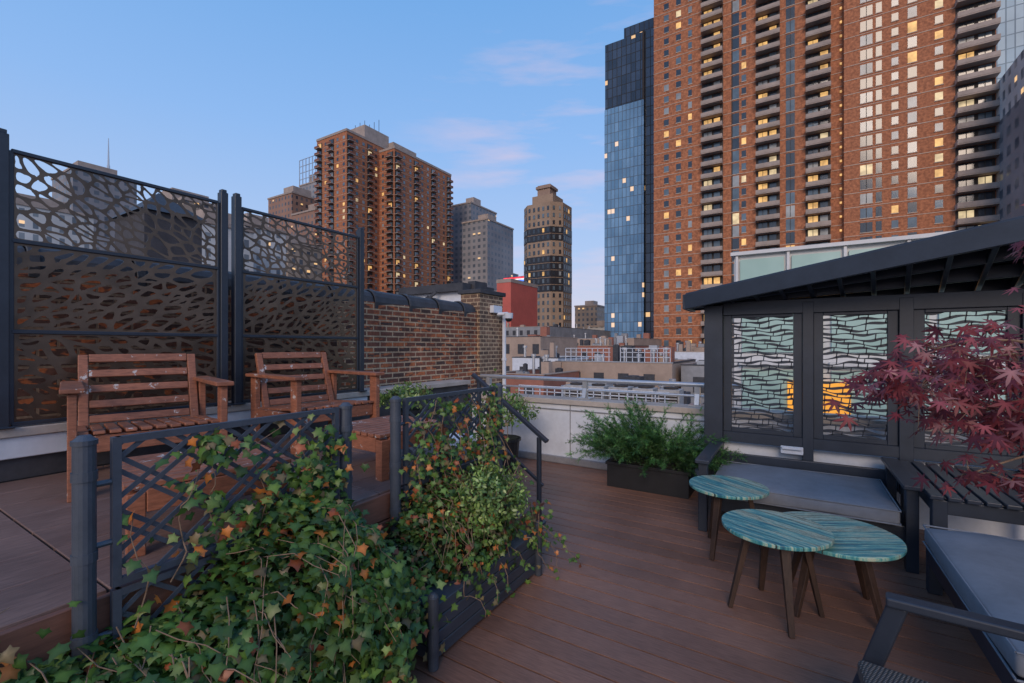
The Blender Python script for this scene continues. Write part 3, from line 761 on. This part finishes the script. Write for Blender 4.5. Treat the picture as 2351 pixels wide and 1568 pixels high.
for f in range(nf):
    z=G+f*fh
    mb.box(-29.05,8.4,Yt-.06,Yt,z-.06,z+.06,8); mb.box(8.55,30.05,Yt-1.66,Yt-1.6,z-.06,z+.06,8)
    def win(xc,w,h0=.8,h1=2.2,t=None,y=Yt,fr=True):
        t=wtype() if t is None else t
        mb.box(xc-w/2,xc+w/2,y-.05,y+.1,z+h0,z+h1,t)
        if fr: mb.box(xc-w/2-.1,xc+w/2+.1,y-.12,y-.001,z+h0-.15,z+h0,8)
        if w>1.4: mb.box(xc-.05,xc+.05,y-.09,y-.051,z+h0,z+h1,7)
    win(-26,1.1); win(-23.2,1.1); 
    win(-10.9,1.3,.1,2.5); win(-9.3,.9,.8,2.2)
    mb.box(-11.8,-11.56,Yt-.04,Yt,z,z+fh-.1,7)
    win(-.5,1.6,.1,2.5); win(-20.6,.8)
    yy=Yt-1.6
    win(12.1,1.9,.5,2.4,y=yy,t=wtype(.12)); win(14,.9,.5,2.4,1,y=yy); win(16.4,1.0,y=yy); win(18.9,1.3,.5,2.4,y=yy); win(22.6,1.1,y=yy,t=wtype(.45))
    for xa,xb in((-18.0,-13.5),(-6.9,-2.4),(2.2,6.5)):
        if z>92 and xa>0: 
            mb.box(xa-.6,xb+1,Yt-1.7,Yt,z,z+.35,7); mb.box(xa-.6,xb+1,Yt-1.8,Yt-1.6,z-.5,z+1.0,9); continue
        mb.box(xa,xb,Yt-.03,Yt+.2,z+.1,z+2.6,7)
        win(xa+1.3,1.7,.15,2.45,wtype(.38),Yt-.04,False); win(xa+3.2,1.3,.15,2.45,wtype(.2),Yt-.04,False)
        mb.box(xa,xb,Yt-1.7,Yt-.1,z-.12,z+.1,6); mb.box(xa,xb,Yt-1.75,Yt-1.65,z+.1,z+.85,6); mb.box(xb-.1,xb,Yt-1.65,Yt-.1,z+.1,z+.85,6); mb.box(xa,xa+.1,Yt-1.65,Yt-.1,z+.1,z+.85,6)
    mb.box(24.8,29.9,yy-.03,yy+.2,z+.1,z+2.6,7); win(26.2,2.0,.15,2.45,wtype(.35),yy-.04,False); win(28.6,1.7,.15,2.45,None,yy-.04,False)
    mb.box(24.7,30.1,yy-1.7,yy-.05,z-.12,z+.1,6); mb.box(24.7,30.1,yy-1.75,yy-1.65,z+.1,z+.85,6); mb.box(24.7,24.8,yy-1.65,yy-.05,z+.1,z+.85,6)
    mb.box(8.0,8.35,Yt-.3,Yt-.02,z+1.5,z+1.9,4)
mb.build('brick_apartment_tower',TW)
mb=MB(); random.seed(5)
def facadeX(x0,x1,y,z0,z1,fh,step,bal):
    z=z0
    while z<z1-fh:
        mb.box(x0,x1,y-.05,y,z-.07,z+.07,8)
        x=x0+step/2;k=0
        while x<x1-step/3:
            if k in bal:
                mb.box(x-step*.42,x+step*.42,y-.04,y+.1,z+.1,z+2.5,7); mb.box(x-1,x+1,y-.1,y-.04,z+.2,z+2.3,wtype(.06))
                mb.box(x-step*.42,x+step*.42,y-1.6,y-.05,z-.1,z+.12,6); mb.box(x-step*.42,x+step*.42,y-1.62,y-1.5,z+.12,z+.9,9)
            else: mb.box(x-.6,x+.6,y-.06,y+.1,z+.8,z+2.1,wtype(.05))
            x+=step;k+=1
        z+=fh
def facadeY(y0,y1,x,z0,z1,fh,step,bal):
    z=z0
    while z<z1-fh:
        mb.box(x,x+.05,y0,y1,z-.07,z+.07,8)
        y=y0+step/2;k=0
        while y<y1-step/3:
            if k in bal:
                mb.box(x-.1,x+.04,y-step*.42,y+step*.42,z+.1,z+2.5,7); mb.box(x+.04,x+.1,y-1,y+1,z+.2,z+2.3,wtype(.08))
                mb.box(x+.05,x+1.6,y-step*.42,y+step*.42,z-.1,z+.12,6); mb.box(x+1.5,x+1.62,y-step*.42,y+step*.42,z+.12,z+.9,9)
            else: mb.box(x-.1,x+.06,y-.6,y+.6,z+.8,z+2.1,wtype(.05))
            y+=step;k+=1
        z+=fh
mb.box(-178.4,-158.6,125.4,175,G,91.6,0); mb.box(-165,-149,143,181.9,G,88.6,0)
facadeX(-178.4,-158.6,125.4,G+3,91.6,2.8,4.0,(0,2)); facadeY(125.4,143,-158.6,G+3,91.6,2.8,3.5,(0,3))
facadeX(-158.5,-149,143,G+3,88.6,2.8,4.6,(1,)); facadeY(143,181.9,-149,G+3,88.6,2.8,3.9,(0,3,6,9))
mb.box(-178.6,-158.4,125.2,175.1,91.6,92.6,6); mb.box(-165,-148.8,142.8,182,88.6,89.6,6)
mb.box(-172,-160,136,150,92.6,99,6); mb.box(-168,-157,150,165,92.6,96,6); mb.box(-170,-165,140,146,99,101.5,6)
for k in range(6): mb.cyl((-171+2*k,140+k,99),(-171+2*k,140+k,103+k%3),.12,n=5,mi=7)
mb.build('brick_apartment_tower',TW)
F_dark=facade('dark_curtain_wall',(.02,.024,.03),(.03,.045,.075),(.06,.09,.15),1.6,3.2,.12,.03,.16)
F_blue=facade('blue_curtain_wall',(.10,.15,.21),(.12,.26,.44),(.20,.38,.60),1.3,3.2,.10,.018,.2)
F_sky=facade('sky_curtain_wall',(.22,.30,.38),(.30,.46,.60),(.40,.56,.68),1.5,3.2,.12,.01,.5)
F_tan=facade('tan_facade',(.38,.29,.22),(.05,.06,.08),(.16,.17,.18),2.6,3.0,.7,.06,.3)
F_gray=facade('gray_facade',(.27,.26,.27),(.08,.10,.13),(.16,.18,.2),3.2,3.2,.8,.04,.3)
F_white=facade('white_facade',(.6,.59,.57),(.12,.15,.18),(.25,.28,.3),2.4,3.0,.7,.04,.3)
F_brn=facade('brown_facade',(.30,.17,.12),(.05,.05,.06),(.14,.13,.13),2.6,3.0,.75,.06,.3)
mb=MB(); mb.box(-55,-24,150,178,G,105,0); mb.box(-54.7,-41.4,148.6,149.9,G,82,1); mb.box(-50,-30,155,170,105,112,0); mb.box(-42,-41.4,149.2,149.9,G,105,2)
mb.build('glass_skyscraper',[F_dark,F_blue,M_dark])
mb=MB(); mb.box(39.5,62,150,180,G,150,0); mb.box(39.3,39.5,149.8,150.4,G,150,1); mb.build('glass_skyscraper',[F_sky,M_alu])
mb=MB(); 
pts=[(40-10*math.cos(a),100-9*math.sin(a)) for a in[math.pi*.5*i/10 for i in range(11)]]+[(60,91),(60,120),(30,120)]
mb.prism(pts,G,40,0); mb.prism(pts,40.01,47,1); mb.build('curved_office_building',[F_gray,F_white])
mb=MB(); random.seed(9)
x0,x1,y0,y1,c=-91,-74,153,168,3.5
oc=[(x0+c,y0),(x1-c,y0),(x1,y0+c),(x1,y1-c),(x1-c,y1),(x0+c,y1),(x0,y1-c),(x0,y0+c)]
mb.prism(oc,G,56,0)
z=-8;fl=0
blk=lambda k:(k%11 in(2,3,4)) or (k%7 in(4,5))
while z<54:
    for e in range(8):
        a=Vector((*oc[e],0));b=Vector((*oc[(e+1)%8],0))
        if e in(3,4,5,6):continue
        ln=(b-a).length;nw=max(2,int(ln/1.7));d=(b-a)/ln;nrm=Vector((d.y,-d.x,0))
        isb=blk(fl)
        if isb: mb.beam(a+Vector((0,0,z+1.2))+nrm*.05,b+Vector((0,0,z+1.2))+nrm*.05,.1,2.5,2)
        for k in range(nw):
            p_=a+d*(ln*(k+.5)/nw)+nrm*.12
            t=random.random(); mi=5 if t<.06 else (1 if t<.75 else 4)
            if e==1: mi=random.choice([3,4,4,1])
            mb.beam(p_-d*.42+Vector((0,0,z+1.25)),p_+d*.42+Vector((0,0,z+1.25)),.1,1.5,mi)
    z+=2.75;fl+=1
mb.box(-87,-78,156,165,56,60,0); mb.box(-85.5,-80,157.5,163,60,64.5,6); mb.box(-86,-79.5,157,163.5,63,64,6)
mb.box(-98,-70,148,170,G,.5,6)
mb.build('art_deco_apartment_tower',[simple('tan_stone',(.33,.235,.17),.85,0,.15,.3,0),M_wd,simple('black_glazed_brick',(.022,.022,.028),.4,0,.2,.5,0),M_wp,M_wm,M_wl,simple('tan_base',(.32,.22,.17),.85,0,.2,.3,0)])
def bld(name,x0,x1,y0,y1,z1,mat,extra=None):
    mb=MB(); mb.box(x0,x1,y0,y1,G,z1,0); mb.box(x0-.3,x1+.3,y0-.3,y1+.3,z1,z1+.8,1)
    cx,cy=(x0+x1)/2,(y0+y1)/2;w=(x1-x0)*.25;h=(z1-G)*.05+1
    mb.box(cx-w,cx+w*.6,cy-w,cy+w,z1+.8,z1+.8+h,1)
    if extra: extra(mb)
    return mb.build(name,[mat,M_conc,M_alu])
bld('brown_apartment_building',-224,-204,130,150,75,F_brn)
bld('brown_apartment_building',-203.9,-186,130,150,64,F_brn)
def lat(mb):
    for k in range(6):
        for s in(0,1): mb.beam((-259+3.2*k,170+16*s,100),(-259+3.2*k,170+16*s,116),.4,.4,2)
    for z in(104,108,112,116): mb.beam((-259,170,z),(-243,170,z),.3,.3,2); mb.beam((-243,170,z),(-243,186,z),.3,.3,2)
bld('lattice_crowned_tower',-259,-243,170,186,100,F_gray,lat)
bld('gray_office_tower',-163.8,-149.9,200,225,80,F_gray); bld('gray_office_tower',-148,-132,190,215,66,F_gray)
bld('beige_apartment_building',-106,-92.8,240,260,24,F_tan); bld('white_apartment_building',-78,-68,190,205,10,F_white)
M_red=simple('red_painted_wall',(.55,.12,.09),.7,0,.15,.2,0)
mb=MB(); mb.box(-69.8,-65.2,105,120,G,19,0); mb.box(-69.9,-65.1,104.9,120.1,19,20,1); mb.box(-72.5,-69.85,105.2,119,G,17,1); mb.build('red_walled_building',[M_red,M_conc])
mb=MB(); mb.box(-109,-98,170,190,G,32,0)
mb.box(-109.2,-97.9,169.6,169.95,31.0,31.7,1);mb.box(-109.2,-97.9,169.6,169.95,29.8,30.4,2);mb.box(-109.2,-97.9,169.6,169.95,30.42,30.98,3)
mb.build('theater_district_building',[F_dark,emis('red_light_strip',(1,.05,.08),1.6),emis('blue_light_strip',(.1,.25,1),1.6),emis('white_light_strip',(1,1,1),1.2)])
bld('blue_glass_building',-148,-141,220,235,44,F_blue)
mb=MB(); mb.box(-84,-74,26,33,G,20,0); vs=[(-84.5,25.5,20),(-73.5,25.5,20),(-73.5,33.5,20),(-84.5,33.5,20),(-79,29.5,24)]
mb._add(vs,[(0,1,4),(1,2,4),(2,3,4),(3,0,4),(3,2,1,0)],1); mb.build('dark_hip_roofed_building',[simple('dark_slate_wall',(.06,.055,.06),.8,0,.3,.5,0),M_tar])
bld('white_office_building',-180,-160,28,45,36,F_white); bld('pale_office_building',-105,-95,42,52,25,F_white); bld('white_office_building',-116,-106,56,66,29,F_white)
bld('beige_apartment_building',-170,-150,62,72,44,F_tan); bld('gray_office_tower',-260,-235,60,80,70,F_gray); bld('beige_apartment_building',-150,-134,84,96,34,F_tan)
mb=MB(); cx,cy=-768,231
for w,z0,z1 in((40,G,120),(28,120,165),(18,165,195),(10,195,210)): mb.box(cx-w/2,cx+w/2,cy-w/2,cy+w/2,z0,z1,0)
mb.cyl((cx,cy,210),(cx,cy,240),3,1.6,8,1); mb.cyl((cx,cy,240),(cx,cy,276),1.2,.4,8,1); mb.cyl((cx-22,cy+12,150),(cx-22,cy+12,240),.7,.5,6,1)
mb.build('spired_skyscraper',[F_gray,M_alu])
mb=MB(); mb.box(-8.4,-6.62,8.5,9.55,-2,2.85,0); mb.box(-8.55,-6.5,8.35,9.65,2.85,3.03,1); mb.box(-6.61,-6.4,8.7,9.2,-2,3.1,1); mb.box(-12,-6.7,7.2,8.3,-4,1.9,2)
for k in range(5): mb.beam((-8.5+.25*k,8.3,2.3+.1*k),(-8.25+.25*k,8.3,2.45+.1*k),.05,.05,1)
mb.build('white_roof_bulkhead',[M_white,M_tar,M_brick2])
Fg,nt,b=newmat('frosted_green_glass'); n=noise(nt,objco(nt),1.5,3); L(nt,ramp(nt,n,[(.3,(.34,.50,.44)),(.7,(.44,.60,.54))]),b.inputs['Base Color']); b.inputs['Roughness'].default_value=.25
M_wf=simple('white_metal_frame',(.6,.6,.6),.5,0,.1,2,.02)
mb=MB(); mb.box(-.9,16,9.05,14,-14,3.16,0); mb.box(-.95,16.05,8.95,14.05,3.16,3.22,0)
x=-.85
while x<15.6:
    mb.box(x+.05,x+.72,9.0,9.04,2.68,3.08,1); mb.box(x-.02,x+.02,8.98,9.046,2.6,3.15,0); x+=.78
mb.box(-.9,16,8.97,9.046,2.42,2.58,0)
x=-.8
while x<15.5:
    for z0 in(1.45,.25,-.95,-2.15): mb.box(x+.03,x+1.22,9.0,9.045,z0,z0+.9,1 if (int(x*3)%4) else 2); mb.box(x,x+1.25,8.9,9.048,z0+.98,z0+1.04,0)
    x+=1.3
mb.box(-.08,.78,8.96,8.998,.42,.98,3)
mb.build('frosted_glass_building',[M_wf,Fg,M_wm,emis('lit_yellow_room',(1,.42,.05),.9)])
random.seed(21)
LOWM=[simple('tan_stucco',(.38,.28,.22),.85,0,.2,.6,.05),simple('gray_roof',(.26,.26,.27),.85,0,.25,.6,.05),simple('red_brick_low',(.32,.13,.09),.9,0,.2,.8,.05),M_white,M_tar,M_alu,F_tan]
def low(name,x0,x1,y0,y1,z1,mi,units=6):
    mb=MB(); mb.box(x0,x1,y0,y1,G,z1-.5,mi); mb.box(x0+.25,x1-.25,y0+.25,y1-.25,z1-.499,z1-.45,1)
    for a in((x0,x1,y0,y0+.25),(x0,x1,y1-.25,y1),(x0,x0+.25,y0+.25,y1-.25),(x1-.25,x1,y0+.25,y1-.25)): mb.box(*a,z1-.5,z1,mi); mb.box(a[0]-.04,a[1]+.04,a[2]-.04,a[3]+.04,z1+.002,z1+.07,random.choice([4,0,5]))
    xx=x0+.8
    while xx<x1-1:
        for zz_ in(z1-1.9,z1-4.4,z1-6.9): mb.box(xx,xx+.8,y0-.03,y0,zz_,zz_+1.1,4)
        xx+=1.9
    for k in range(units):
        w=random.uniform(.4,1.3)*min(1,(x1-x0)/7);x=random.uniform(x0+.5,x1-.5-w);y=random.uniform(y0+.6,max(y0+.8,y1-1.5));h=random.uniform(.5,1.9)
        if k%3==0: mb.cyl((x,y,z1-.45),(x,y,z1+h*.6),.12,n=8,mi=5); mb.cyl((x,y,z1+h*.6),(x,y,z1+h*.6+.2),.2,n=8,mi=5)
        else:
            mb.box(x,x+w,y,y+w,z1-.45,z1-.45+h,random.choice([2,4,4,0,5,0,1]))
            mb.cyl((x+w/2,y+w/2,z1-.45+h),(x+w/2,y+w/2,z1-.4+h),w*.35,n=12,mi=4)
            if k%3==1: mb.cyl((x-.5,y,z1-.4),(x+1.6,y,z1-.3),.09,n=8,mi=5)
    mb.build(name,LOWM)
low('low_tan_building',-31,-23.5,44,54,2.6,0); low('low_white_building',-22.2,-17.5,36,43,.5,3,6); low('low_brick_building',-18.4,-14.2,27,35,-.4,2,12)
low('low_tan_building',-15.7,-7.2,33,42,.35,0,22); low('low_white_building',-17,-6,56,70,.9,3,26); low('low_brick_building',-30,-19,60,75,1.6,2,16)
low('low_gray_building',-13.5,-4,22,31,-1.7,1,26); low('low_gray_building',-6.8,2,34,50,.2,1,22); low('low_brick_building',-14,-8,15,21,-2.2,2,14); low('low_tan_building',-40,-24,80,100,3.0,0,14)
low('low_tan_building',-45,-30,102,140,2.5,0,20); low('low_brick_building',-22,-8,74,100,.6,2,30); low('low_tan_building',-7,10,60,100,-.2,0,28); low('low_gray_building',-60,-46,90,130,6,1,14)
mb=MB()
for k in range(5):
    x=-10.6+k*1.25; mb.box(x,x+1.0,22.6,23.6,-2.1,-.55,0); mb.box(x+.08,x+.92,22.56,22.6,-1.5,-.7,1)
    for j in range(5): mb.box(x+.1,x+.9,22.53,22.56,-1.45+j*.15,-1.39+j*.15,0)
    mb.cyl((x+.5,23.1,-.55),(x+.5,23.1,-.45),.35,n=16,mi=1)
mb.build('rooftop_cooling_units',[simple('unit_paint',(.4,.38,.36),.6),M_dark])
mb=MB()
for (x0,x1,y,z) in((-15.5,-11.8,33.3,.4),(-11,-7.4,33.3,.4),(-13.3,-5,22.3,-1.65)):
    for h in(.35,.7,1.0): mb.beam((x0,y,z+h),(x1,y,z+h),.04,.04)
    x=x0
    while x<x1: mb.beam((x,y,z),(x,y,z+1),.04,.04); x+=.45
mb.build('white_roof_railing',M_white)
mb=MB(); random.seed(4)
for k in range(420):
    d=random.uniform(210,900); a=R(random.uniform(-85,22)); x=d*math.sin(a);y=d*math.cos(a);w=random.uniform(10,26)
    if y<30: continue
    z=random.uniform(-6,7)+max(0,(d-300)/900*18*random.random())
    mb.box(x-w/2,x+w/2,y-w/2,y+w/2,G,z,random.randrange(5)); mb.box(x-w/6,x+w/6,y-w/6,y+w/6,z,z+random.uniform(1,4),5)
mb.build('distant_city_blocks',[F_tan,F_gray,F_white,F_brn,F_dark,M_conc])
mb=MB(); S=4000; mb._add([(-S,-S,G),(S,-S,G),(S,S,G),(-S,S,G)],[(0,1,2,3)],0); mb.build('ground',simple('asphalt',(.05,.05,.052),.9,0,.3,.05,0))

# ============================================================ world, sun, camera
w=D.worlds.new('World'); SC.world=w; w.use_nodes=True; nt=w.node_tree; bg=nt.nodes['Background']
sunel,sunaz=R(26),R(163)
sky=N(nt,'ShaderNodeTexSky',sky_type='NISHITA'); sky.sun_disc=False; sky.sun_elevation=sunel; sky.sun_rotation=sunaz
tc=N(nt,'ShaderNodeTexCoord'); sp=N(nt,'ShaderNodeSeparateXYZ'); L(nt,tc.outputs['Generated'],sp.inputs[0])
grad=ramp(nt,sp.outputs[2],[(0,(.74,.62,.70)),(.07,(.64,.64,.80)),(.2,(.44,.60,.91)),(.40,(.29,.52,.93)),(.62,(.18,.43,.86)),(1,(.11,.30,.72))])
dn=N(nt,'ShaderNodeVectorMath',operation='DOT_PRODUCT'); L(nt,tc.outputs['Generated'],dn.inputs[0]); dn.inputs[1].default_value=(-.345,.865,.36)
mask=ramp(nt,dn.outputs['Value'],[(.91,0.0),(.985,1.0)])
mp_=N(nt,'ShaderNodeMapping'); L(nt,tc.outputs['Generated'],mp_.inputs[0]); mp_.inputs['Scale'].default_value=(1.2,1.2,7); mp_.inputs['Rotation'].default_value=(R(8),R(38),0)
cl=ramp(nt,noise(nt,mp_.outputs[0],2.4,6,.55),[(.50,0.0),(.80,1.0)])
cf=math_(nt,'MULTIPLY',math_(nt,'MULTIPLY',mask,cl),.75)
g2=mix(nt,cf,grad,(.88,.66,.74))
nish=mix(nt,1,sky.outputs[0],(.1,.1,.1),'MULTIPLY')
fin=mix(nt,.12,g2,nish)
L(nt,fin,bg.inputs['Color']); bg.inputs['Strength'].default_value=1.02
sl=D.lights.new('sun','SUN'); sl.energy=1.7; sl.angle=R(26); sl.color=(1,.78,.6)
so=D.objects.new('sun',sl); SC.collection.objects.link(so)
dv=Vector((math.sin(sunaz)*math.cos(sunel),math.cos(sunaz)*math.cos(sunel),math.sin(sunel)))
so.rotation_euler=dv.to_track_quat('Z','Y').to_euler()
cam=D.cameras.new('camera'); cam.lens=16.0; cam.sensor_width=36; cam.shift_y=.0047; cam.clip_start=.05; cam.clip_end=6000
co=D.objects.new('camera',cam); SC.collection.objects.link(co); co.location=(0,0,1.55); co.rotation_euler=(R(90),0,R(31.7)); SC.camera=co
SC.view_settings.view_transform='Standard'; SC.view_settings.look='None'; SC.view_settings.exposure=0
